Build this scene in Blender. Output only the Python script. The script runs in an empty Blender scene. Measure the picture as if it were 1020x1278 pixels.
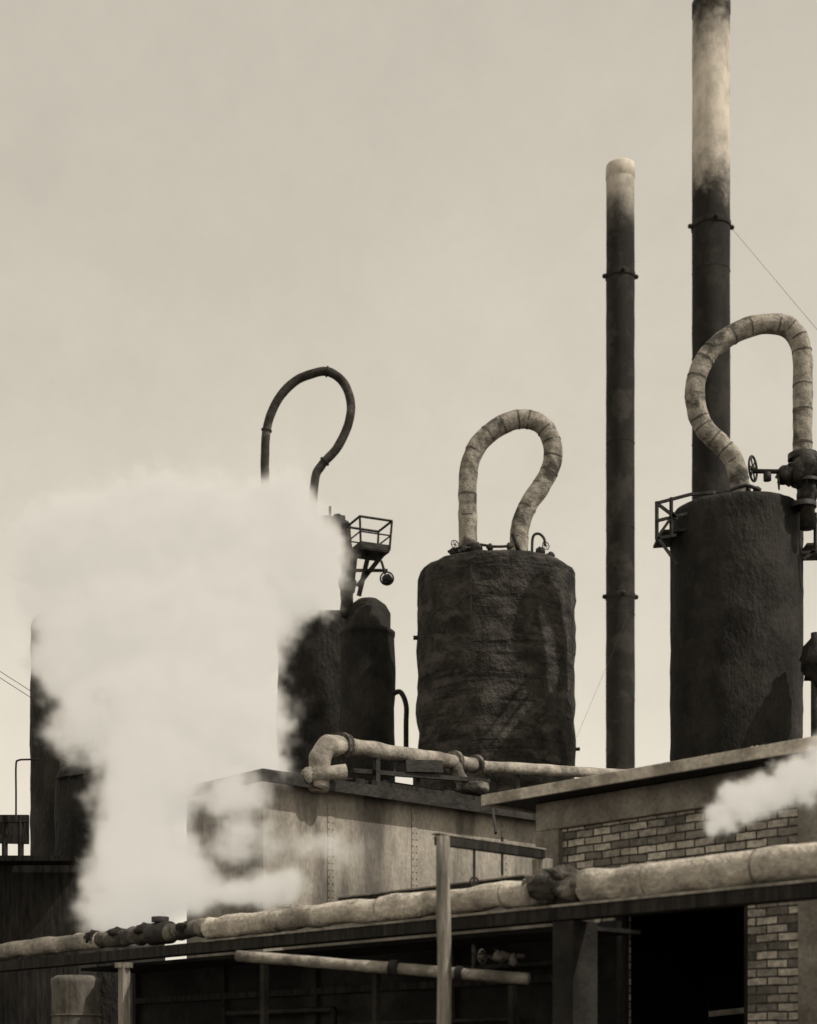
import bpy, math, random
from mathutils import Vector, Matrix, noise
random.seed(4)
F=2000.0; HZ=1330.0; CZ=1.6
sc=bpy.context.scene
def W(px,py,d): return Vector(((px-510)/F*d, d, CZ+(HZ-py)/F*d))
# ---------------------------------------------------------------- materials
TINT=(1.0,0.905,0.77)
def col(v): return (v*TINT[0],v*TINT[1],v*TINT[2],1)
def new_mat(name):
    m=bpy.data.materials.new(name); m.use_nodes=True
    nt=m.node_tree; b=nt.nodes['Principled BSDF']; return m,nt,b
def N(nt,t,**k):
    n=nt.nodes.new(t)
    for a,v in k.items(): setattr(n,a,v)
    return n
def mix(nt,f,a,b,mode='MIX'):
    n=N(nt,'ShaderNodeMix',data_type='RGBA',blend_type=mode)
    for i,v in ((0,f),(6,a),(7,b)):
        if isinstance(v,(int,float,tuple)): n.inputs[i].default_value=v
        else: nt.links.new(v,n.inputs[i])
    return n.outputs[2]
def math_(nt,op,a,b=None,clamp=False):
    n=N(nt,'ShaderNodeMath',operation=op); n.use_clamp=clamp
    for i,v in ((0,a),(1,b)):
        if v is None: continue
        if isinstance(v,(int,float)): n.inputs[i].default_value=v
        else: nt.links.new(v,n.inputs[i])
    return n.outputs[0]
def nz(nt,co,scale,detail=6,stretch=(1,1,1),rough=.6,lo=.35,hi=.65,off=(0,0,0)):
    mp=N(nt,'ShaderNodeMapping'); mp.inputs['Scale'].default_value=stretch; mp.inputs['Location'].default_value=off
    nt.links.new(co,mp.inputs['Vector'])
    t=N(nt,'ShaderNodeTexNoise'); t.inputs['Scale'].default_value=scale; t.inputs['Detail'].default_value=detail
    t.inputs['Roughness'].default_value=rough
    nt.links.new(mp.outputs[0],t.inputs['Vector'])
    r=N(nt,'ShaderNodeMapRange'); r.inputs[1].default_value=lo; r.inputs[2].default_value=hi
    nt.links.new(t.outputs[0],r.inputs[0])
    return r.outputs[0]
def bump(nt,b,h,strength=.5,dist=.02):
    n=N(nt,'ShaderNodeBump'); n.inputs['Strength'].default_value=strength; n.inputs['Distance'].default_value=dist
    nt.links.new(h,n.inputs['Height']); nt.links.new(n.outputs[0],b.inputs['Normal'])
def mottled(name,lo,hi,scale=3,stretch=(1,1,1),rough=.85,stain=None,stain_amt=.7,stain_scale=1.2,stain_stretch=(1,1,1),bs=.5,bd=.02,bands=None,metal=0,zl=None,fine=25):
    m,nt,b=new_mat(name); co=N(nt,'ShaderNodeTexCoord').outputs['Object']
    a=nz(nt,co,scale,6,stretch)
    c=mix(nt,a,col(lo),col(hi))
    f=nz(nt,co,fine,3,stretch,lo=.3,hi=.7)
    c=mix(nt,.45,c,mix(nt,f,(.3,.3,.3,1),(1.1,1.1,1.1,1)),'MULTIPLY')
    h=math_(nt,'ADD',a,math_(nt,'MULTIPLY',f,.5))
    if stain is not None:
        s=nz(nt,co,stain_scale,6,stain_stretch,lo=.5,hi=.62,off=(3.3,1.7,9.1))
        c=mix(nt,math_(nt,'MULTIPLY',s,stain_amt),c,col(stain))
    if bands:   # soft uneven courses of plaster: noise squeezed flat, no regular period
        d=nz(nt,co,bands,4,(.35,.35,3.2),lo=.52,hi=.66,off=(7,0,0))
        c=mix(nt,math_(nt,'MULTIPLY',d,.6),c,col(lo*.5))
        h=math_(nt,'SUBTRACT',h,math_(nt,'MULTIPLY',d,.5))
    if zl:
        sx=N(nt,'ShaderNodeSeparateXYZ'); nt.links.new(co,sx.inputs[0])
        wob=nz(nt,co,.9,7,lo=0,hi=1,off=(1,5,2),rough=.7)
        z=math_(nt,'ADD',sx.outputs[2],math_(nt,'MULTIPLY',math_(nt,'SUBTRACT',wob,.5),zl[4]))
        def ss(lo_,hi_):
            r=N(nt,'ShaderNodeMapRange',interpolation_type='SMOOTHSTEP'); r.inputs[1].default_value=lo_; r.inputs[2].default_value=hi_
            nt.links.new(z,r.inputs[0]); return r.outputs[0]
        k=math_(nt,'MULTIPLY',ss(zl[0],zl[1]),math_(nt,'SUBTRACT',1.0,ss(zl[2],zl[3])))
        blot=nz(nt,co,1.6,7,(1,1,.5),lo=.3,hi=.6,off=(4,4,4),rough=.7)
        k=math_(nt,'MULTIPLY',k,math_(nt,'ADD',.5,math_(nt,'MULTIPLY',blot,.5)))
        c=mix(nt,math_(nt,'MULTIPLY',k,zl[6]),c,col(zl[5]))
    nt.links.new(c,b.inputs['Base Color']); b.inputs['Roughness'].default_value=rough; b.inputs['Metallic'].default_value=metal
    b.inputs['Specular IOR Level'].default_value=.25
    bump(nt,b,h,bs,bd)
    return m
M={}
M['tank']=mottled('tarred_lagging',.014,.06,2.4,(1,1,.7),stain=.12,stain_amt=.5,stain_scale=2.5,stain_stretch=(.7,.7,1.2),bs=.9,bd=.06,bands=1.3,fine=14)
M['tank_dark']=mottled('sooty_lagging',.010,.030,2,(1,1,.5),stain=.05,stain_amt=.4,bs=.8,bd=.04,fine=14)
M['stack']=mottled('sooty_steel',.012,.032,1.2,(1,1,.3),stain=.07,stain_amt=.35,stain_stretch=(1,1,.2),bs=.3)
M['stack1']=mottled('sooty_steel_smoke_haze',.012,.032,1.2,(1,1,.3),stain=.06,stain_amt=.3,bs=.3,zl=(32.6,35.2,37.4,40.4,5.0,.7,.95))  # pale zone imitates drifting smoke, painted into the upper shaft colour
M['stack2']=mottled('sooty_steel_smoke_haze_tip',.014,.034,1.2,(1,1,.3),stain=.08,stain_amt=.4,bs=.3,zl=(31.6,34.6,60,61,2.6,.8,.95))  # smoke haze painted as a pale tip into the steel colour
M['lag']=mottled('lagging_cloth',.20,.50,5,stain=.04,stain_amt=.85,stain_scale=1.8,bs=.6,bd=.03)
M['seam']=mottled('lagging_seam',.07,.2,5,bs=.6,bd=.03)
M['lagdark']=mottled('lagging_sooty',.02,.07,4,stain=.36,stain_amt=.7,stain_scale=.8,bs=.5)
M['pipe']=mottled('whitewashed_lagging',.38,.82,3,stain=.10,stain_amt=.6,stain_scale=2.4,bs=.9,bd=.02)
M['pipe_old']=mottled('dirty_lagging',.24,.6,3.4,stain=.06,stain_amt=.7,stain_scale=2.2,bs=.9,bd=.02)
M['pipe_rust']=mottled('rusty_pipe',.03,.13,7,stain=.35,stain_amt=.5,stain_scale=4,bs=.9)
M['upipe']=mottled('weathered_pipe',.20,.46,4,stain=.06,stain_amt=.5,stain_scale=3,bs=.5)
M['drum']=mottled('dirty_drum',.08,.22,3,(1,1,.4),stain=.03,stain_amt=.6,stain_scale=3,bs=.5)
M['iron']=mottled('black_iron',.012,.04,6,bs=.4,rough=.6)
M['timber']=mottled('bleached_timber',.22,.50,4,(6,6,.5),stain=.07,stain_amt=.55,stain_scale=2,stain_stretch=(3,3,.4),bs=.6)
M['dtimber']=mottled('tarred_timber',.010,.045,4,(4,4,.5),bs=.6)
M['shedwall']=mottled('shade_dark_boards',.006,.024,1.6,(1,1,1),stain=.05,stain_amt=.4,stain_scale=1.5,bs=.4)  # near-black: the shade under the pipeline is put into this colour
M['concrete']=mottled('stained_concrete',.20,.42,2.2,stain=.09,stain_amt=.65,stain_scale=1.6,stain_stretch=(1,1,.5),bs=.4)
M['roofedge']=mottled('roof_concrete',.42,.75,3,stain=.14,stain_amt=.6,stain_scale=2.5,bs=.5)
M['steelwall']=mottled('steel_plate_weathered',.14,.46,1.1,(1,1,.6),stain=.05,stain_amt=.65,stain_scale=1.0,stain_stretch=(1.8,1.8,.4),bs=.25)
M['ground']=mottled('cinder_ground',.05,.13,.8,bs=.6,bd=.05)
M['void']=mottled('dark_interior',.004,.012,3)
def brickmat():
    m,nt,b=new_mat('old_brick'); co=N(nt,'ShaderNodeTexCoord').outputs['Object']
    sx=N(nt,'ShaderNodeSeparateXYZ'); nt.links.new(co,sx.inputs[0])
    cb=N(nt,'ShaderNodeCombineXYZ')
    wob=nz(nt,co,6,3,lo=0,hi=1)
    wz=math_(nt,'MULTIPLY',math_(nt,'SUBTRACT',wob,.5),.035)
    nt.links.new(math_(nt,'ADD',math_(nt,'ADD',sx.outputs[0],sx.outputs[1]),wz),cb.inputs[0]); nt.links.new(math_(nt,'ADD',sx.outputs[2],math_(nt,'MULTIPLY',wz,.6)),cb.inputs[1])
    br=N(nt,'ShaderNodeTexBrick'); nt.links.new(cb.outputs[0],br.inputs['Vector'])
    br.inputs['Scale'].default_value=1; br.inputs['Brick Width'].default_value=.205; br.inputs['Row Height'].default_value=.070
    br.inputs['Mortar Size'].default_value=.009; br.inputs['Mortar Smooth'].default_value=.35; br.inputs['Bias'].default_value=-.1
    br.inputs['Color1'].default_value=col(.12); br.inputs['Color2'].default_value=col(.85); br.inputs['Mortar'].default_value=col(.05)
    f=nz(nt,co,18,6); g=nz(nt,co,1.6,5,lo=.42,hi=.6); g2=nz(nt,co,2.3,5,lo=.45,hi=.62,off=(5,2,1))
    c=mix(nt,.8,br.outputs['Color'],mix(nt,f,(.4,.4,.4,1),(1.25,1.25,1.25,1)),'MULTIPLY')
    c=mix(nt,math_(nt,'MULTIPLY',g,.25),c,col(.55))
    c=mix(nt,math_(nt,'MULTIPLY',g2,.35),c,col(.06))
    mort=mix(nt,f,col(.015),col(.12))
    c=mix(nt,math_(nt,'MULTIPLY',br.outputs['Fac'],.92),c,mort)
    nt.links.new(c,b.inputs['Base Color']); b.inputs['Roughness'].default_value=.95
    h=math_(nt,'SUBTRACT',math_(nt,'MULTIPLY',f,.5),br.outputs['Fac'])
    bump(nt,b,h,.9,.015); return m
M['brick']=brickmat()
# ---------------------------------------------------------------- geometry helpers
def empty(name,loc=(0,0,0),rot=0):
    e=bpy.data.objects.new(name,None); sc.collection.objects.link(e)
    e.empty_display_size=.3
    e.matrix_basis=Matrix.Translation(loc)@Matrix.Rotation(rot,4,'Z'); return e
def add(par,name,vf,mat,local=False,smooth=False,bev=0):
    v,f=vf
    me=bpy.data.meshes.new(name)
    if par is not None and not local:
        inv=par.matrix_basis.inverted(); v=[inv@Vector(p) for p in v]
    me.from_pydata([tuple(p) for p in v],[],f); me.update()
    o=bpy.data.objects.new(name,me); sc.collection.objects.link(o)
    if par is not None: o.parent=par
    me.materials.append(M[mat] if isinstance(mat,str) else mat)
    if smooth:
        for p in me.polygons: p.use_smooth=True
    if bev:
        b=o.modifiers.new('bev','BEVEL'); b.width=bev; b.segments=2
    return o
def merge(*l):
    V=[];Fc=[]
    for v,f in l:
        k=len(V); V+=list(v); Fc+=[tuple(i+k for i in q) for q in f]
    return V,Fc
def box(x0,x1,y0,y1,z0,z1):
    v=[Vector(p) for p in ((x0,y0,z0),(x1,y0,z0),(x1,y1,z0),(x0,y1,z0),(x0,y0,z1),(x1,y0,z1),(x1,y1,z1),(x0,y1,z1))]
    return v,[(0,3,2,1),(4,5,6,7),(0,1,5,4),(1,2,6,5),(2,3,7,6),(3,0,4,7)]
def beam(p,q,w,h=None):
    p=Vector(p);q=Vector(q); h=h or w
    d=(q-p).normalized(); up=Vector((0,0,1)) if abs(d.z)<.95 else Vector((.67,-.742,0))
    s=d.cross(up).normalized(); u=s.cross(d).normalized()
    v=[]
    for e in (p,q):
        for a,b in ((-1,-1),(1,-1),(1,1),(-1,1)): v.append(e+s*a*w/2+u*b*h/2)
    return v,[(0,1,2,3),(7,6,5,4),(0,4,5,1),(1,5,6,2),(2,6,7,3),(3,7,4,0)]
def catmull(P,n=8):
    P=[Vector(p) for p in P]; out=[]
    for i in range(len(P)-1):
        a=P[i-1] if i else P[0]*2-P[1]; b=P[i]; c=P[i+1]; d=P[i+2] if i+2<len(P) else P[-1]*2-P[-2]
        for k in range(n):
            t=k/n; out.append(.5*((2*b)+(c-a)*t+(2*a-5*b+4*c-d)*t*t+(3*b-a-3*c+d)*t**3))
    out.append(P[-1]); return out
def tube(P,r,segs=20,rf=None,lump=0,ls=3,cap=True):
    P=[Vector(p) for p in P]; n=len(P); V=[];Fc=[]
    t0=(P[1]-P[0]).normalized(); ref=Vector((0,0,1)) if abs(t0.z)<.9 else Vector((0,1,0))
    s=t0.cross(ref).normalized()
    for i,p in enumerate(P):
        t=(P[min(i+1,n-1)]-P[max(i-1,0)]).normalized()
        s=(s-t*s.dot(t)).normalized(); u=t.cross(s)
        rr=r*(rf(i/(n-1)) if rf else 1)
        for k in range(segs):
            a=2*math.pi*k/segs; dr=s*math.cos(a)+u*math.sin(a)
            q=p+dr*rr
            if lump: q=q+dr*lump*noise.noise(q*ls)
            V.append(q)
    for i in range(n-1):
        for k in range(segs):
            a=i*segs+k;b=i*segs+(k+1)%segs; Fc.append((a,b,b+segs,a+segs))
    if cap: Fc.append(tuple(range(segs))[::-1]); Fc.append(tuple((n-1)*segs+k for k in range(segs)))
    return V,Fc
def seg(a,b,n):
    a=Vector(a);b=Vector(b); return [a.lerp(b,i/n) for i in range(n+1)]
def lathe(c,prof,segs=64,lump=0,ls=1.5):
    c=Vector(c);V=[];Fc=[]
    for r,z in prof:
        for k in range(segs):
            a=2*math.pi*k/segs; dr=Vector((math.cos(a),math.sin(a),0))
            q=Vector((c.x,c.y,c.z+z))+dr*r
            if lump: 
                q=q+dr*lump*(noise.noise(q*ls)+.5*noise.noise(q*ls*3))
                q.z+=lump*.6*noise.noise(q*ls*1.3+Vector((9,9,9)))
            V.append(q)
    n=len(prof)
    for i in range(n-1):
        for k in range(segs):
            a=i*segs+k;b=i*segs+(k+1)%segs; Fc.append((a,b,b+segs,a+segs))
    Fc.append(tuple((n-1)*segs+k for k in range(segs)))
    return V,Fc
def ring(c,R,r,axis=(0,1,0),segs=24,ms=8):
    ax=Vector(axis).normalized(); ref=Vector((0,0,1)) if abs(ax.z)<.9 else Vector((1,0,0))
    s=ax.cross(ref).normalized();u=ax.cross(s); c=Vector(c);V=[];Fc=[]
    for i in range(segs):
        a=2*math.pi*i/segs; d=s*math.cos(a)+u*math.sin(a)
        for k in range(ms):
            b=2*math.pi*k/ms; V.append(c+d*(R+r*math.cos(b))+ax*r*math.sin(b))
    for i in range(segs):
        for k in range(ms):
            a=i*ms+k;b=i*ms+(k+1)%ms;a2=((i+1)%segs)*ms+k;b2=((i+1)%segs)*ms+(k+1)%ms; Fc.append((a,b,b2,a2))
    return V,Fc
def ball(c,r,sx=1,sy=1,sz=1,lump=0):
    V=[];Fc=[];c=Vector(c);m=10;n=16
    for i in range(m+1):
        th=math.pi*i/m
        for k in range(n):
            a=2*math.pi*k/n; d=Vector((math.sin(th)*math.cos(a)*sx,math.sin(th)*math.sin(a)*sy,math.cos(th)*sz))
            V.append(c+d*r*(1+lump*noise.noise(d*2.5+c)))
    for i in range(m):
        for k in range(n):
            a=i*n+k;b=i*n+(k+1)%n; Fc.append((a,a+n,b+n,b))
    return V,Fc
def wheel(c,R,axis):
    ax=Vector(axis).normalized(); ref=Vector((0,0,1)) if abs(ax.z)<.9 else Vector((1,0,0))
    s=ax.cross(ref).normalized();u=ax.cross(s);c=Vector(c)
    l=[ring(c,R,R*.1,ax)]
    for k in range(3):
        a=math.pi*k/3; d=s*math.cos(a)+u*math.sin(a); l.append(tube([c-d*R,c+d*R],R*.07,6))
    l.append(ball(c,R*.22)); return merge(*l)
TH=math.atan2(-.742,.670)
u=Vector((.670,-.742,0)).normalized(); n_=Vector((.742,.670,0)).normalized()
add(None,'ground',([(-400,-60,0),(400,-60,0),(400,700,0),(-400,700,0)],[(0,1,2,3)]),'ground')
# ---------------------------------------------------------------- smokestacks
def stack(px0,px1,ytop,d,mat,bands,taper=1.04):
    c=W((px0+px1)/2,ytop,d); R=(px1-px0)/2/F*d; H=c.z
    e=empty('smokestack',(c.x,c.y,0))
    prof=[(R*taper,0)]+[(R*(taper+(1-taper)*i/60),H*i/60) for i in range(1,60)]+[(R,H-.5),(R*1.03,H-.48),(R*1.03,H-.03),(R*1.0,H),(R*.85,H),(R*.85,H-2)]
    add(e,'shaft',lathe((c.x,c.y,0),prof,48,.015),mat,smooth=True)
    l=[]
    for y in bands:
        z=W(0,y,d).z; zz=[(R*1.0,z-.10),(R*1.06,z-.09),(R*1.07,z),(R*1.06,z+.09),(R*1.0,z+.10)]
        l.append(lathe((c.x,c.y,0),zz,40))
        for a in range(4):
            aa=a*math.pi/2+.05; l.append(ball((c.x+math.cos(aa)*R*1.14,c.y+math.sin(aa)*R*1.14,z),.085))
    add(e,'guy_bands',merge(*l),'stack')
    l=[]; z=2.4
    while z<H-7:
        l.append(ring((c.x,c.y,z),R*(taper+(1-taper)*z/H)-.004,.016,(0,0,1),40,6)); z+=3.1
    add(e,'plate_seams',merge(*l),'stack')
    return e
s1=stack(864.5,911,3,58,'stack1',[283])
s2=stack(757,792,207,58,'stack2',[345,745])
add(s1,'guy_wires',merge(tube([W(913,284,58),W(1120,530,40)],.006,5)),'iron')
add(s2,'guy_wires',merge(tube([W(794,745,58),W(720,920,46)],.004,5)),'iron')
# ---------------------------------------------------------------- tanks
def tank(px0,px1,yside,d,mat,lump=.05,dome=.18,name='insulated_tank'):
    c=W((px0+px1)/2,yside,d); R=(px1-px0)/2/F*d; H=c.z
    e=empty(name,(c.x,c.y,0))
    prof=[(R,H*i/60) for i in range(60)]+[(R*1.0,H-.12),(R*.985,H-.05),(R*.95,H),(R*.8,H+dome*.45),(R*.55,H+dome*.8),(R*.25,H+dome),(.01,H+dome*1.02)]
    add(e,'shell',lathe((c.x,c.y,0),prof,96,lump,2.2),mat,smooth=True)
    return e,c,R,H
def neck(pts,d,rpx,mat,bandmat,nb,name='gooseneck_pipe',lump=.02,bandr=1.02):
    P=catmull([W(x,y,d) for x,y in pts],8); r=rpx/F*d
    e=empty(name,(P[0].x,P[0].y,P[0].z))
    add(e,'lagged_bend',tube(P,r,24,lump=lump,ls=4),mat,smooth=True)
    l=[]; n=len(P)
    for k in range(nb):
        i=min(n-3,int((k+.5+random.uniform(-.3,.3))/nb*(n-3)))
        p=P[i];q=p+(P[i+1]-p).normalized()*.035
        l.append(tube([p,q],r*bandr,24))
    add(e,'strap_bands',merge(*l),bandmat)
    return e
t2,tc2,tR2,tH2=tank(521,717,716,36,'tank',.06)
neck([(584,712),(584,690),(584,640),(584,600),(590,568),(606,545),(629,529),(656,523),(679,533),(690,556),(688,582),(676,606),(660,630),(650,655),(648,680),(648,700)],36,11.6,'lag','seam',19)
l=[]
zt=tH2+.02
for (x,y,r_) in ((-.95,-1.1,.10),(-.75,-1.3,.08),(-.5,-1.35,.12),(-.2,-1.45,.06),(.2,-1.5,.05),(.9,-1.2,.08),(1.15,-.9,.07)):
    l.append(ball((tc2.x+x,tc2.y+y,zt+.10),r_,1.3,1,1.1,.4)); l.append(tube([(tc2.x+x,tc2.y+y,zt-.1),(tc2.x+x,tc2.y+y,zt+.18)],.035,8))
l.append(tube(catmull([(tc2.x-1.1,tc2.y-1.1,zt+.12),(tc2.x-.6,tc2.y-1.35,zt+.20),(tc2.x-.1,tc2.y-1.45,zt+.12),(tc2.x+.3,tc2.y-1.4,zt+.15)]),.03,8))
l.append(wheel((tc2.x-.95,tc2.y-1.2,zt+.24),.10,(.7,-1,.2)))
l.append(tube(catmull([(tc2.x+.72,tc2.y-1.2,zt),(tc2.x+.74,tc2.y-1.2,zt+.4),(tc2.x+.86,tc2.y-1.2,zt+.48),(tc2.x+.98,tc2.y-1.2,zt+.38),(tc2.x+1.0,tc2.y-1.2,zt+.22)]),.03,8))
l.append(tube([(tc2.x+.45,tc2.y-1.3,zt),(tc2.x+.30,tc2.y-1.3,zt+.45)],.05,8))
l.append(wheel((tc2.x+1.02,tc2.y-1.2,zt+.22),.09,(.6,-1,.1)))
add(t2,'valves_and_fittings',merge(*l),'iron',smooth=True)
l=[]
zf=tc2.y-tR2-.10
for y in (728,741,754): l.append(tube([W(588,y,zf),W(612,y+3,zf)],.014,6))
l.append(tube([W(588,705,zf),W(588,775,zf)],.014,6))
l.append(tube([W(516,796,36),W(528,796,36)],.05,8)); l.append(tube([W(712,935,36),W(724,935,36)],.04,8)); l.append(tube([W(714,960,36),W(714,915,36)],.03,8))
add(t2,'rungs',merge(*l),'iron')
t3,tc3,tR3,tH3=tank(838,1000,640,33,'tank_dark',.035,.12)
neck([(926,628),(923,600),(915,574),(900,555),(881,536),(869,510),(868,480),(879,450),(901,426),(935,408),(968,404),(990,413),(1001,438),(1002,480),(1002,530),(1002,575)],33,12.2,'lag','seam',20)
l=[]
d=32.2
for (a,b) in (((820,628),(862,617)),((820,650),(858,641)),((820,672),(844,668)),((820,626),(820,674)),((838,621),(838,670)),((822,672),(846,705)),((820,628),(846,648)),((820,672),(842,640)),((862,617),(905,613)),
              ((1000,655),(1050,640)),((1000,690),(1050,688)),((1003,698),(1026,680)),((1018,640),(1018,690))):
    l.append(beam(W(*a,d),W(*b,d),.055))
for (a,b) in (((820,628),(862,617)),((820,650),(858,641)),((820,672),(844,668))): l.append(beam(W(*a,d+1.2),W(*b,d+1.2),.05))
for y in (627,650,672): l.append(beam(W(820,y,d),W(821,y+2,d+1.2),.05))
l.append(beam(W(820,673,d+.6),W(850,671,d+.6),1.0,.05))
l.append(beam(W(1000,689,d+.6),W(1050,688,d+.6),1.0,.05))
add(t3,'side_platform',merge(*l),'iron')
l=[tube([W(938,588,32),W(1060,590,32)],.045,10),wheel(W(940,585,32),.24,(1,-.6,0)),wheel(W(972,602,32),.14,(1,-.2,0.1)),
   ball(W(985,592,32),.20,1.3,1,1,.5),ball(W(1003,588,32),.33,1,1,.9,.7),ball(W(1008,616,32),.20,1,1,1.5,.6),ball(W(1022,586,32),.25,1.2,1,1,.6),tube([W(1008,570,32),W(1008,660,32)],.15,14),
   lathe(W(1002,574,32.9),[(.3,0),(.3,.12),(.2,.12)],20),lathe(W(1003,634,32),[(.26,0),(.26,.1),(.1,.1)],20),lathe(W(1006,604,32),[(.3,0),(.3,.06),(.1,.06)],20),tube([W(958,590,32),W(958,600,32)],.08,8),
   tube(catmull([W(905,614,31.9),W(930,606,31.9),W(950,612,31.9)]),.04,8),tube([W(934,606,32),W(934,618,32)],.05,8),ball(W(890,617,32),.07),ball(W(945,612,32),.08)]
l+= [ball(W(1022,825,31.5),.32,1,1,1.4,.6),tube([W(1006,818,31.5),W(1060,822,31.5)],.10,10),tube([W(1018,790,31.5),W(1018,1000,31.5)],.09,10)]
l+=[tube([W(1018,1000,31.5),Vector((W(1018,0,31.5).x,31.5,0))],.09,10)]
add(t3,'valve_gear',merge(*l),'iron',smooth=True)
t1,tc1,tR1,tH1=tank(347,470,782,41,'tank_dark',.08,.3)
cc=W(459,790,38); R=34/F*38; H=cc.z
e=empty('still_column',(cc.x,cc.y,0))
prof=[(R,H*i/40) for i in range(40)]+[(R,H-.1),(R*1.03,H-.08),(R*1.03,H),(R*.86,H+.08),(R*.84,H+.45),(R*.7,H+.62),(R*.4,H+.78),(.01,H+.82)]
add(e,'shell',lathe((cc.x,cc.y,0),prof,48,.03),'tank_dark',smooth=True)
# railed box platform on brackets
l=[]
d=37.4; rot=math.radians(24); ctr=W(461,690,d); hw=.36; hh=W(0,654,d).z-ctr.z
ax=Vector((math.cos(rot),math.sin(rot),0)); ay=Vector((-math.sin(rot),math.cos(rot),0))
cs=[ctr+ax*sx*hw+ay*sy*hw for sx,sy in ((-1,-1),(1,-1),(1,1),(-1,1))]
for i in range(4):
    p=cs[i];q=cs[(i+1)%4]; k=1.12
    pt=ctr+(p-ctr)*k+Vector((0,0,hh)); qt=ctr+(q-ctr)*k+Vector((0,0,hh))
    l.append(tube([p,pt],.026,6)); l.append(tube([pt,qt],.028,6)); l.append(tube([p.lerp(pt,.5),q.lerp(qt,.5)],.018,6))
    l.append(beam(p+Vector((0,0,.05)),q+Vector((0,0,.05)),.02,.14))
l.append((cs+[c+Vector((0,0,-.05)) for c in cs],[(0,1,2,3),(7,6,5,4),(0,4,5,1),(1,5,6,2),(2,6,7,3),(3,7,4,0)]))
l+=[beam(W(443,692,d),W(438,738,d+.2),.10),beam(W(478,692,d),W(446,732,d+.2),.08),beam(W(460,692,d),W(448,744,d+.2),.08),tube([W(440,712,d),W(484,712,d)],.04,6)]
l+=[ball(W(483,723,37.2),.12,1,1,1,.3),ring(W(483,722,37.2),.15,.02,(0,1,0)),tube([W(476,700,37.3),W(481,716,37.3)],.03,6)]
add(e,'service_platform_and_lamp',merge(*l),'iron')
l=[tube(catmull([W(433,770,37.8),W(433,700,37.8),W(431,668,37.8),W(422,656,37.8),W(404,652,37.8),W(380,660,37.8),W(365,700,38.5),W(362,770,39)]),.15,12,lump=.06,ls=5),
   lathe(W(433,700,37.8),[(.22,0),(.22,.1)],14),ball(W(424,657,37.8),.24,1,1,1,.6),ball(W(434,730,37.8),.2,1,1,1.4,.6),tube([W(412,650,37.8),W(412,632,37.8)],.03,6),
   tube(catmull([W(490,866,37.5),W(500,864,37.5),W(507,880,37.5),W(507,905,37.5),W(507,960,37.5)]),.06,8)]
add(e,'vent_pipe',merge(*l),'iron',smooth=True)
neck([(331,800),(331,700),(331,620),(331,560),(335,527),(348,497),(367,477),(388,467),(410,464),(429,478),(438,504),(434,532),(420,560),(402,580),(393,600),(390,660),(390,775)],40,5.4,'lagdark','iron',3,bandr=1.25,lump=.008)
t0,_,_,_=tank(40,205,780,30,'tank_dark',.03,.1,'storage_tank')
tt,tc,tR,tH=tank(70,190,968,24,'tank_dark',.02,.25,'storage_tank')
l=[ring((tc.x,tc.y,tH+.25),tR*.9,.02,(0,0,1),40,6)]
for i in range(14):
    a=2*math.pi*i/14; l.append(tube([(tc.x+math.cos(a)*tR*.9,tc.y+math.sin(a)*tR*.9,tH-.05),(tc.x+math.cos(a)*tR*.9,tc.y+math.sin(a)*tR*.9,tH+.25)],.015,6))
add(tt,'railing',merge(*l),'iron')
e=empty('dark_shed',(W(0,0,22).x,22,0))
a=W(-60,1078,22); b=W(98,1078,22)
add(e,'walls',box(a.x-3,b.x,22,25,0,a.z),'dtimber')
l=[beam(W(-60,1022,21.9),W(36,1022,21.9),.07,.10),beam(W(-60,1046,21.9),W(36,1048,21.9),.06,.12),beam(W(-60,1074,21.7),W(98,1074,21.7),.5,.07)]
for x in (-20,6,26): l.append(beam(W(x,1018,21.9),W(x,1078,21.9),.06))
l.append(beam(W(-60,1034,22.2),W(36,1034,22.2),.05,.25))
l.append(tube(catmull([W(20,1024,21.8),W(20,990,21.8),W(20,955,21.8),W(23,949,21.8),W(34,948,21.8),W(50,948,21.8)],6),.013,6))
add(e,'roof_beams',merge(*l),'dtimber')
e=empty('overhead_wires',W(0,840,20))
l=[]
for y0,y1 in ((838,918),(846,928)):
    l.append(tube([W(-150,y0-90,20),W(0,y0,20),W(75,y0+48,20.5),W(160,y1+6,21),W(240,y1+75,22)],.004,5))
add(e,'wires',merge(*l),'iron')
# ---------------------------------------------------------------- brick building
B=empty('brick_building',(1.16,14.7,0),TH)
add(B,'brick_wall_left_pier',box(.29,.888,.06,.30,0,3.02),'brick',True)
add(B,'brick_wall_right_pier',box(2.318,2.83,.06,.30,0,3.02),'brick',True)
add(B,'brick_panel',box(.29,2.83,.06,.30,3.02,3.74),'brick',True)
add(B,'brick_wall_far_bay',box(3.2,7,.06,.30,0,3.74),'brick',True)
add(B,'door_lintel',box(.89,2.316,.03,.31,2.94,3.017),'dtimber',True)
add(B,'door_frame',merge(box(.892,.95,.09,.2,0,2.938),box(2.256,2.314,.09,.2,0,2.938)),'dtimber',True,bev=.005)
add(B,'corner_pilaster',box(0,.288,0,.3,0,3.742),'concrete',True,bev=.012)
add(B,'bay_pilaster',box(2.832,3.198,0,.3,0,3.742),'concrete',True,bev=.012)
add(B,'frieze',box(-.002,7,.01,.31,3.744,4.0),'concrete',True,bev=.01)
add(B,'side_wall',box(0,.28,.312,5,0,4.0),'concrete',True)
add(B,'back_wall',box(.282,7,4.8,5,0,4.0),'concrete',True)
add(B,'end_wall',box(6.8,7,.312,4.79,0,4.0),'concrete',True)
add(B,'interior_shade_sheets',merge(box(.3,6.7,2.2,2.3,0,3.95),box(.285,.3,.32,2.19,0,3.95),box(6.7,6.72,.32,2.19,0,3.95)),'void',True)  # near-black sheets added inside so the doorway shows as dark
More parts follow.
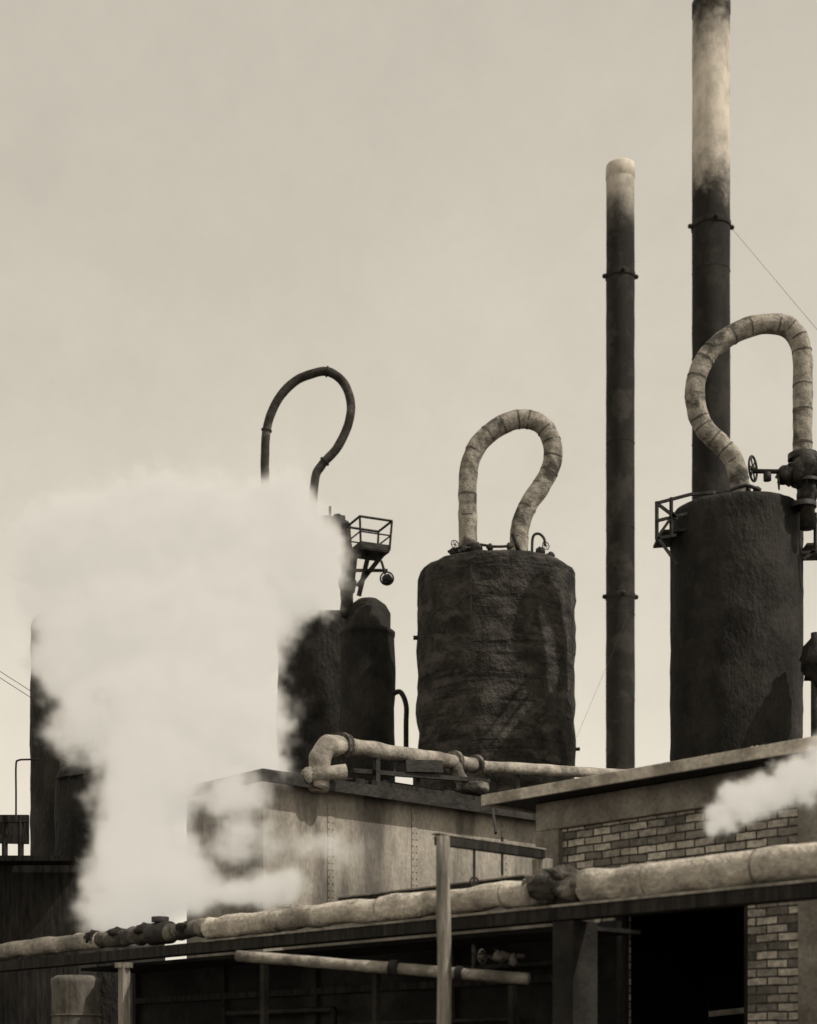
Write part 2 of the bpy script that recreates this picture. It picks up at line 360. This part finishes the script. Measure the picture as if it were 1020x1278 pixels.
add(B,'roof_slab',box(-.30,7.2,-.318,5.2,4.004,4.03),'dtimber',True)
add(B,'roof_fascia',box(-.32,7.2,-.35,-.322,3.985,4.085),'roofedge',True,bev=.006)
add(B,'roof_fascia_side',box(-.35,-.322,-.35,5.2,3.985,4.085),'roofedge',True,bev=.006)
add(B,'roof_cover',box(-.318,7.2,-.318,5.2,4.034,4.075),'concrete',True)
add(B,'roof_lumps',merge(*[ball((x,-.2,4.09),.03,1.5,1,1,.5) for x in (1.5,1.7,2.55,2.6)]),'roofedge',True)
add(B,'workbench',merge(box(1.5,2.2,1.2,1.6,1.98,2.05),box(1.55,1.6,1.25,1.3,0,1.98),box(2.1,2.15,1.25,1.3,0,1.98),beam((1.3,.9,2.06),(1.9,.95,2.10),.05)),'upipe',True)
# ---------------------------------------------------------------- riveted steel tank
S=empty('riveted_steel_tank',(-1.547,17,0),math.atan2(.66,.75))
HZT=4.62; L=7; D=1.45
add(S,'plates',box(0,L,0,D,0,HZT),'steelwall',True)
add(S,'roof_deck',box(-.12,L,-.16,D+.1,HZT+.004,HZT+.055),'dtimber',True)
add(S,'edge_angle',merge(box(-.14,L,-.19,-.162,HZT-.04,HZT+.09),box(-.14,-.122,-.16,D+.1,HZT-.04,HZT+.09)),'iron',True)
add(S,'deck_boards',merge(box(.9,L,.1,.5,HZT+.06,HZT+.2),box(2.2,L,.6,D,HZT+.06,HZT+.35)),'dtimber',True,bev=.02)
l=[];rv=[]
for s in (.92,2.15,3.6):
    l.append(box(s-.045,s+.045,-.008,-.001,0,HZT-.05))
    z=1.5
    while z<HZT-.1:
        for q in (-.028,.028): rv.append(ball((s+q,-.01,z),.009))
        z+=.075
l.append(box(0,L,-.006,-.001,3.30,3.36)); l.append(box(0,.06,-.01,-.001,0,HZT-.05))
x=.1
while x<L: rv.append(ball((x,-.008,3.33),.009)); x+=.09
add(S,'plate_laps',merge(*l),'steelwall',True); add(S,'rivets',merge(*rv),'steelwall',True)
l=[]
for x in (1.2,1.9,2.6,3.3): l.append(box(x,x+.12,-.1,.9,HZT+.06,HZT+.16))
l+=[beam((1.4,-.1,HZT+.12),(5,-.1,HZT+.12),.07)]
add(S,'deck_bearers',merge(*l),'dtimber',True)
e=empty('overhead_pipe',W(425,930,17.6))
P=catmull([W(398,985,17.3),W(399,962,17.35),W(402,942,17.4),W(414,931,17.55),W(430,931,17.75)],8)
add(e,'elbow',tube(P,.115,20,lump=.04,ls=6),'upipe',smooth=True)
add(e,'run',tube(seg(W(430,931,17.75),W(592,955,19.8),20),.092,20,lump=.018,ls=4),'upipe',smooth=True)
add(e,'far_run',tube(seg(W(592,956,19.8),W(860,972,23.5),20),.075,20,lump=.01),'upipe',smooth=True)
def fl(px,py,d,px2,py2,d2,R,t):
    a=W(px,py,d);b=W(px2,py2,d2);dr=(b-a).normalized(); return tube([a,a+dr*t],R,24)
l=[fl(424,930.5,17.68,592,955,19.8,.15,.05),fl(430,931,17.75,592,955,19.8,.135,.03),fl(565,951,19.45,592,955,19.8,.14,.06),fl(592,955,19.8,860,972,23.5,.13,.05)]
add(e,'flanges',merge(*l),'pipe_rust')
l=[tube(catmull([W(568,955,19.4),W(575,972,19.4),W(588,984,19.4),W(604,984,19.5)]),.08,12),ball(W(590,984,19.4),.13,1.6,1,.7,.4)]
add(e,'drain_branch',merge(*l),'pipe_rust',smooth=True)
l=[tube([W(384,968,17.2),W(432,962,17.3)],.075,14,lump=.01),ball(W(384,968,17.2),.085,1,1,1,.3)]
add(e,'stub_branch',merge(*l),'upipe',smooth=True)
l=[]
for (x,y,d) in ((470,937,18.2),(520,944,18.9),(645,962,20.6)): l.append(beam(W(x,y,d),W(x,y+60,d),.06))
l.append(beam(W(440,962,18),W(610,975,19.6),.06,.05)); l.append(beam(W(500,957,18.6),W(546,958,19),.2,.14))
add(e,'saddles',merge(*l),'iron')
# ---------------------------------------------------------------- main steam pipeline
def pp(px,dz=0,back=0):
    k=(px-510)/F; t=(17.86*k+4.554)/(7.104+7.86*k)
    return Vector((-4.554+7.104*t,17.86-7.86*t,CZ+1.275+dz))+n_*back
Lp=pp(0)-u*3.0; Rp=pp(1020)+u*4
E=empty('steam_pipeline',pp(510))
add(E,'lagged_run_near',tube(seg(pp(733),Rp,80),.118,32,lump=.026,ls=3.5),'pipe',smooth=True)
add(E,'lagged_run_mid',tube(seg(pp(262),pp(668),90),.100,32,lump=.028,ls=4.5),'pipe',smooth=True)
add(E,'bare_run',tube(seg(pp(118),pp(262),30),.082,24,lump=.03,ls=7),'pipe_rust',smooth=True)
add(E,'lagged_run_far',tube(seg(Lp,pp(125),40),.088,24,lump=.025,ls=5),'pipe_old',smooth=True)
l=[]
for px in (346,478,633,812,948):
    a=pp(px); l.append(tube([a,a+u*.012],.106 if px<700 else .124,28))
add(E,'lagging_straps',merge(*l),'upipe')
l=[tube(seg(pp(662),pp(740),24),.108,24,lump=.09,ls=9),ball(pp(700,.10),.09,1.6,1,.8,.6),ball(pp(690,.03),.14,1.3,1,.8,.6)]
add(E,'wrapped_joint',merge(*l),'pipe_rust',smooth=True)
l=[tube([pp(200,-.05),pp(200,.16)],.045,12),lathe(pp(200,.11),[(.085,0),(.085,.05),(.05,.05)],14),tube([pp(190,0),pp(212,0)],.11,20),ball(pp(185,.05),.09,1.4,1,.7,.5),ball(pp(150,.05),.08,1.6,1,.6,.6),ball(pp(120,.03),.09,1.3,1,.8,.5),ball(pp(240,.02),.09,1.5,1,.7,.5)]
add(E,'drain_valve',merge(*l),'iron',smooth=True)
add(E,'bearer_beam',beam(Lp+Vector((0,0,-.18)),Rp+Vector((0,0,-.18)),.16,.10),'dtimber')
add(E,'bearer_edge',beam(pp(262,-.128,-.082),Rp+Vector((0,0,-.128))-n_*.082,.02,.018),'upipe')
l=[]
for px,w in ((712,.26),(-60,.2),(1150,.2)):
    a=pp(px,-.24,.05); l.append(beam(Vector((a.x,a.y,0)),a,w,.2))
add(E,'columns',merge(*l),'shedwall')
e=empty('lean_to_shed',pp(400,0,1))
def bx(p0,p1,back,z0,z1,th):
    a=pp(p0,0,back);b=pp(p1,0,back); return beam(Vector((a.x,a.y,(z0+z1)/2)),Vector((b.x,b.y,(z0+z1)/2)),th,z1-z0)
add(e,'board_wall',bx(72,668,.95,0,2.72,.06),'shedwall')
add(e,'upper_wall',bx(255,640,.95,2.722,3.06,.06),'concrete')
l=[]
for px in (80,188,300,470,600):
    a=pp(px,0,.90); l.append(beam(Vector((a.x,a.y,0)),Vector((a.x,a.y,2.70)),.07,.03))
for z in (2.30,): 
    a=pp(80,0,.88);b=pp(640,0,.88); l.append(beam((a.x,a.y,z),(b.x,b.y,z),.03,.06))
add(e,'frame_posts',merge(*l),'dtimber')
l=[]
for (p0,p1,z,r_) in ((200,330,2.12,.03),(350,560,1.98,.022),(420,640,2.42,.025)):
    a=pp(p0,0,.8);b=pp(p1,0,.8); l.append(tube([(a.x,a.y,z),(b.x,b.y,z)],r_,10)); l.append(tube([(b.x,b.y,z),(b.x,b.y,0)],r_,10))
add(e,'service_pipes',merge(*l),'iron',smooth=True)
add(e,'roof_edge',bx(330,560,.93,3.10,3.14,.16),'dtimber')
add(e,'lit_edge_strip',bx(330,560,.93,3.142,3.155,.17),'upipe')  # pale strip added as the top-lit edge of the dark plank
add(e,'inner_roof',bx(80,700,.55,2.60,2.63,.7),'shedwall')
e=empty('steel_drum',(W(95,0,16.0).x,16.0,0))
R=30/F*16; H=W(0,1222,16).z
add(e,'shell',lathe((W(95,0,16).x,16,0),[(R,H*i/20) for i in range(20)]+[(R*1.04,H-.04),(R*1.04,H),(R*.8,H+.03),(.01,H+.04)],32,.004),'drum',smooth=True)
add(e,'hoops',merge(*[ring((W(95,0,16).x,16,z),R+.004,.012,(0,0,1),32,6) for z in (.6,1.2,1.75,2.1)]),'drum')
e=empty('timber_post',(W(155,0,15.4).x,15.4,0)); a=W(155,1205,15.4)
add(e,'post',beam((a.x,a.y,0),a,.085),'timber',bev=.006); add(e,'cap',beam(a-Vector((.08,0,0)),a+Vector((.08,0,0)),.1,.05),'timber')
T=empty('timber_frame',(W(554,0,12.1).x,12.1,0)); a=W(554,1044,12.1); b=W(677,1070,13.3)
add(T,'near_post',tube([Vector((a.x,a.y,0))]+[Vector((a.x+.006*math.sin(i),a.y,a.z*i/12)) for i in range(1,13)],.054,12,lump=.012,ls=5),'timber',smooth=True)
b2=W(677,1072,13.4)
add(T,'far_post',beam((b2.x,b2.y,0),b2,.13),'timber',bev=.01)
add(T,'cross_beam',beam(a+Vector((-.05,0,-.03)),b+Vector((0,0,.02)),.06,.07),'dtimber',bev=.005)
add(T,'cross_beam_cap',beam(a+Vector((-.06,0,.02)),b+Vector((0,0,.065)),.075,.012),'timber')
l=[tube([W(592,1058,12.5),W(592,1126,12.5)],.011,8),tube([W(627,1045,12.8),W(627,1092,12.8)],.010,8),ring(W(592,1100,12.5),.03,.008,(0,1,0)),tube([W(615,1010,17),W(619,1040,16)],.015,6)]
add(T,'hanger_rods',merge(*l),'iron')
e=empty('drain_pipe',W(487,1208,12.6))
p0=W(296,1193,13.2); p1=W(487,1208,12.7);p2=W(660,1222,12.3)
add(e,'run',tube(seg(p0,p2,30),.046,16,lump=.006,ls=5),'upipe',smooth=True)
dr=(p2-p0).normalized()
add(e,'couplings',merge(tube([p1,p1+dr*.07],.064,16),tube([W(570,1215,12.5),W(570,1215,12.5)+dr*.05],.06,16)),'iron')
add(e,'valve',merge(tube([W(592,1180,12.6),W(592,1216,12.5)],.02,10),wheel(W(602,1194,12.4),.055,(1,-.8,0)),tube([W(596,1195,12.5),W(655,1193,12.4)],.018,8),ball(W(625,1194,12.4),.045,1.4,1,1,.5),ball(W(640,1198,12.4),.035,1,1,1.4,.5),tube([W(616,1184,12.5),W(650,1205,12.5)],.010,6)),'pipe_rust',smooth=True)
l=[]
for x,y,d in ((330,1196,13.1),(470,1208,12.8),(640,1222,12.35)):
    q=W(x,y+8,d); l.append(beam((q.x,q.y,0),q,.05))
add(e,'stands',merge(*l),'shedwall')
# ---------------------------------------------------------------- steam volumes
def steam(name,blobs,res,density,amp,nscale,scat,emis,seed=0.0,soft=.35,thr=.28,fscale=3.5,famp=.45,srate=4.0):
    bl=[]
    for px,py,d,rx,rz,ry,k in blobs:
        c=W(px,py,d); bl.append((c,Vector((rx/F*d,ry,rz/F*d)),k))
    mn=Vector([min(c[i]-r[i]*1.5 for c,r,k in bl) for i in range(3)])-Vector((amp,)*3)*.5
    mx=Vector([max(c[i]+r[i]*1.5 for c,r,k in bl) for i in range(3)])+Vector((amp,)*3)*.5
    ng=bpy.data.node_groups.new(name+'_field','GeometryNodeTree')
    ng.interface.new_socket('Geometry',in_out='INPUT',socket_type='NodeSocketGeometry')
    ng.interface.new_socket('Geometry',in_out='OUTPUT',socket_type='NodeSocketGeometry')
    out=ng.nodes.new('NodeGroupOutput'); lk=ng.links.new
    pos=ng.nodes.new('GeometryNodeInputPosition').outputs[0]
    def vm(op,a,b=None):
        n=ng.nodes.new('ShaderNodeVectorMath'); n.operation=op
        for i,v in ((0,a),(1,b)):
            if v is None: continue
            if hasattr(v,'is_linked'): lk(v,n.inputs[i])
            else: n.inputs[i].default_value=tuple(v)
        return n
    def mm(op,a,b):
        n=ng.nodes.new('ShaderNodeMath'); n.operation=op
        for i,v in ((0,a),(1,b)):
            if hasattr(v,'is_linked'): lk(v,n.inputs[i])
            else: n.inputs[i].default_value=v
        return n.outputs[0]
    def ntex(sc_,det,off):
        n=ng.nodes.new('ShaderNodeTexNoise'); n.inputs['Scale'].default_value=sc_; n.inputs['Detail'].default_value=det; n.inputs['Roughness'].default_value=.62
        lk(vm('ADD',pos,(off,off*.7,off*1.3)).outputs[0],n.inputs['Vector']); return n
    nn=ntex(nscale,6,seed)
    dsp=vm('MULTIPLY',vm('SUBTRACT',nn.outputs['Color'],(.5,.5,.5)).outputs[0],(amp*2,amp*2,amp*2)).outputs[0]
    p=vm('ADD',pos,dsp).outputs[0]
    acc=None
    for c,r,k in bl:
        q=vm('MULTIPLY',vm('SUBTRACT',p,c).outputs[0],(1/(r.x*1.35),1/(r.y*1.35),1/(r.z*1.35)))
        L_=vm('LENGTH',q.outputs[0]).outputs['Value']
        v=mm('MULTIPLY',mm('SUBTRACT',1.0,L_),k)
        acc=v if acc is None else mm('MAXIMUM',acc,v)
    fn=ntex(fscale,6,seed+11).outputs[0]
    acc=mm('ADD',acc,mm('MULTIPLY',mm('SUBTRACT',fn,.5),famp*2))
    mr=ng.nodes.new('ShaderNodeMapRange'); mr.interpolation_type='SMOOTHSTEP'
    lk(acc,mr.inputs[0]); mr.inputs[1].default_value=thr*.35; mr.inputs[2].default_value=thr*.35+soft
    dens=mm('POWER',mr.outputs[0],1.5)
    vc=ng.nodes.new('GeometryNodeVolumeCube'); lk(dens,vc.inputs['Density'])
    vc.inputs['Min'].default_value=mn; vc.inputs['Max'].default_value=mx
    ext=mx-mn; vs=max(ext)/res
    for i,a in enumerate(('X','Y','Z')): vc.inputs['Resolution '+a].default_value=max(8,int(ext[i]/vs))
    m=bpy.data.materials.new(name); m.use_nodes=True; nt=m.node_tree; nt.nodes.clear()
    try: m.cycles.volume_step_rate=srate
    except Exception as ex: print(ex)
    at=N(nt,'ShaderNodeAttribute',attribute_name='density')
    s=N(nt,'ShaderNodeVolumeScatter'); s.inputs['Color'].default_value=(1,.935,.825,1); s.inputs['Anisotropy'].default_value=.2
    ab=N(nt,'ShaderNodeVolumeAbsorption'); ab.inputs['Color'].default_value=(0,0,0,1)
    em=N(nt,'ShaderNodeEmission'); em.inputs['Color'].default_value=(1,.915,.77,1)  # added glow stands in for light scattered many times inside the steam
    nt.links.new(math_(nt,'MULTIPLY',at.outputs['Fac'],density*scat),s.inputs['Density'])
    nt.links.new(math_(nt,'MULTIPLY',at.outputs['Fac'],density*(1-scat)),ab.inputs['Density'])
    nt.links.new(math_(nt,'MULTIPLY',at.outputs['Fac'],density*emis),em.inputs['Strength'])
    a1=N(nt,'ShaderNodeAddShader');a2=N(nt,'ShaderNodeAddShader');o=N(nt,'ShaderNodeOutputMaterial')
    nt.links.new(s.outputs[0],a1.inputs[0]);nt.links.new(ab.outputs[0],a1.inputs[1]);nt.links.new(a1.outputs[0],a2.inputs[0]);nt.links.new(em.outputs[0],a2.inputs[1]);nt.links.new(a2.outputs[0],o.inputs['Volume'])
    sm=ng.nodes.new('GeometryNodeSetMaterial'); sm.inputs['Material'].default_value=m
    lk(vc.outputs[0],sm.inputs['Geometry']); lk(sm.outputs[0],out.inputs[0])
    me=bpy.data.meshes.new(name); me.from_pydata([tuple(mn),tuple(mx)],[],[]); me.materials.append(m)
    ob=bpy.data.objects.new(name,me); sc.collection.objects.link(ob)
    md=ob.modifiers.new('field','NODES'); md.node_group=ng
    return ob
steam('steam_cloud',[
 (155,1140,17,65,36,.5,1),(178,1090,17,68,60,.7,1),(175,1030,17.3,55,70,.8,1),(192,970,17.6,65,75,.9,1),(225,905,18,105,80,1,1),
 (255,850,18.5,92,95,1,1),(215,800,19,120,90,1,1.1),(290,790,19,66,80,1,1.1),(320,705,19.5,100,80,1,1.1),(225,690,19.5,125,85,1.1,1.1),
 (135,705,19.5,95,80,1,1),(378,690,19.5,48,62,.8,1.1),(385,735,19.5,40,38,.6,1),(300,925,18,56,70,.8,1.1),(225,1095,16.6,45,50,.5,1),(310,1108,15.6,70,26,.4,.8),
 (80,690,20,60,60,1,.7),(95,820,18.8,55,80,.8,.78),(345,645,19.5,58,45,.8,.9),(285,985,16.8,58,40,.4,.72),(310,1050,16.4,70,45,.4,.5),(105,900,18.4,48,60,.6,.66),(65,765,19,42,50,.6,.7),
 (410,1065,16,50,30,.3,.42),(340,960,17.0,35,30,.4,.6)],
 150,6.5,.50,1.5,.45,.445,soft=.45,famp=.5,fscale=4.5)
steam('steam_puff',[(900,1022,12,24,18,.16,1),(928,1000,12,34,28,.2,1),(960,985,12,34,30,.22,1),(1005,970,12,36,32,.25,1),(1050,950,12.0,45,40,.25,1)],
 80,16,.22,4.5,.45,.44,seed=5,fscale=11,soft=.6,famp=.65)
# ---------------------------------------------------------------- light
el=math.radians(50); az=math.radians(112)
sd=Vector((math.sin(az)*math.cos(el),math.cos(az)*math.cos(el),math.sin(el)))
sl=bpy.data.lights.new('sun','SUN'); sl.energy=3.0; sl.angle=math.radians(.6); sl.color=(1,.94,.85)
so=bpy.data.objects.new('sun',sl); sc.collection.objects.link(so); so.rotation_euler=(-sd).to_track_quat('-Z','Y').to_euler()
w=bpy.data.worlds.new('World'); sc.world=w; w.use_nodes=True; nt=w.node_tree; bg=nt.nodes['Background']
sk=N(nt,'ShaderNodeTexSky',sky_type='NISHITA'); sk.sun_disc=False; sk.sun_elevation=el; sk.sun_rotation=az; sk.dust_density=4
bw=N(nt,'ShaderNodeRGBToBW'); nt.links.new(sk.outputs[0],bw.inputs[0])
tc=N(nt,'ShaderNodeTexCoord')
sp=N(nt,'ShaderNodeSeparateXYZ'); nt.links.new(tc.outputs['Generated'],sp.inputs[0])
hzn=math_(nt,'POWER',math_(nt,'SUBTRACT',1.0,math_(nt,'MAXIMUM',sp.outputs[2],0.0)),2.5)
v=math_(nt,'MULTIPLY',bw.outputs[0],.30); v=math_(nt,'ADD',v,3.38); v=math_(nt,'ADD',v,math_(nt,'MULTIPLY',hzn,3.1)); v=math_(nt,'MINIMUM',v,8.0)
hz=nz(nt,tc.outputs['Generated'],5.0,9,lo=.3,hi=.7,rough=.75)
v=math_(nt,'MULTIPLY',v,math_(nt,'ADD',.93,math_(nt,'MULTIPLY',hz,.14)))
cb=N(nt,'ShaderNodeCombineXYZ')
for i,k in enumerate((1.0,.918,.772)): nt.links.new(math_(nt,'MULTIPLY',v,k),cb.inputs[i])
nt.links.new(cb.outputs[0],bg.inputs[0]); bg.inputs[1].default_value=.131
# ---------------------------------------------------------------- camera
cd=bpy.data.cameras.new('camera'); co=bpy.data.objects.new('camera',cd); sc.collection.objects.link(co); sc.camera=co
co.location=(0,0,CZ); co.rotation_euler=(math.radians(90),0,0)
cd.sensor_fit='HORIZONTAL'; cd.sensor_width=36; cd.lens=36*F/1020; cd.shift_y=(HZ-639)/1020; cd.clip_end=3000
cd.dof.use_dof=True; cd.dof.focus_distance=22; cd.dof.aperture_fstop=2.2
sc.view_settings.view_transform='Standard'; sc.view_settings.look='None'; sc.view_settings.exposure=0
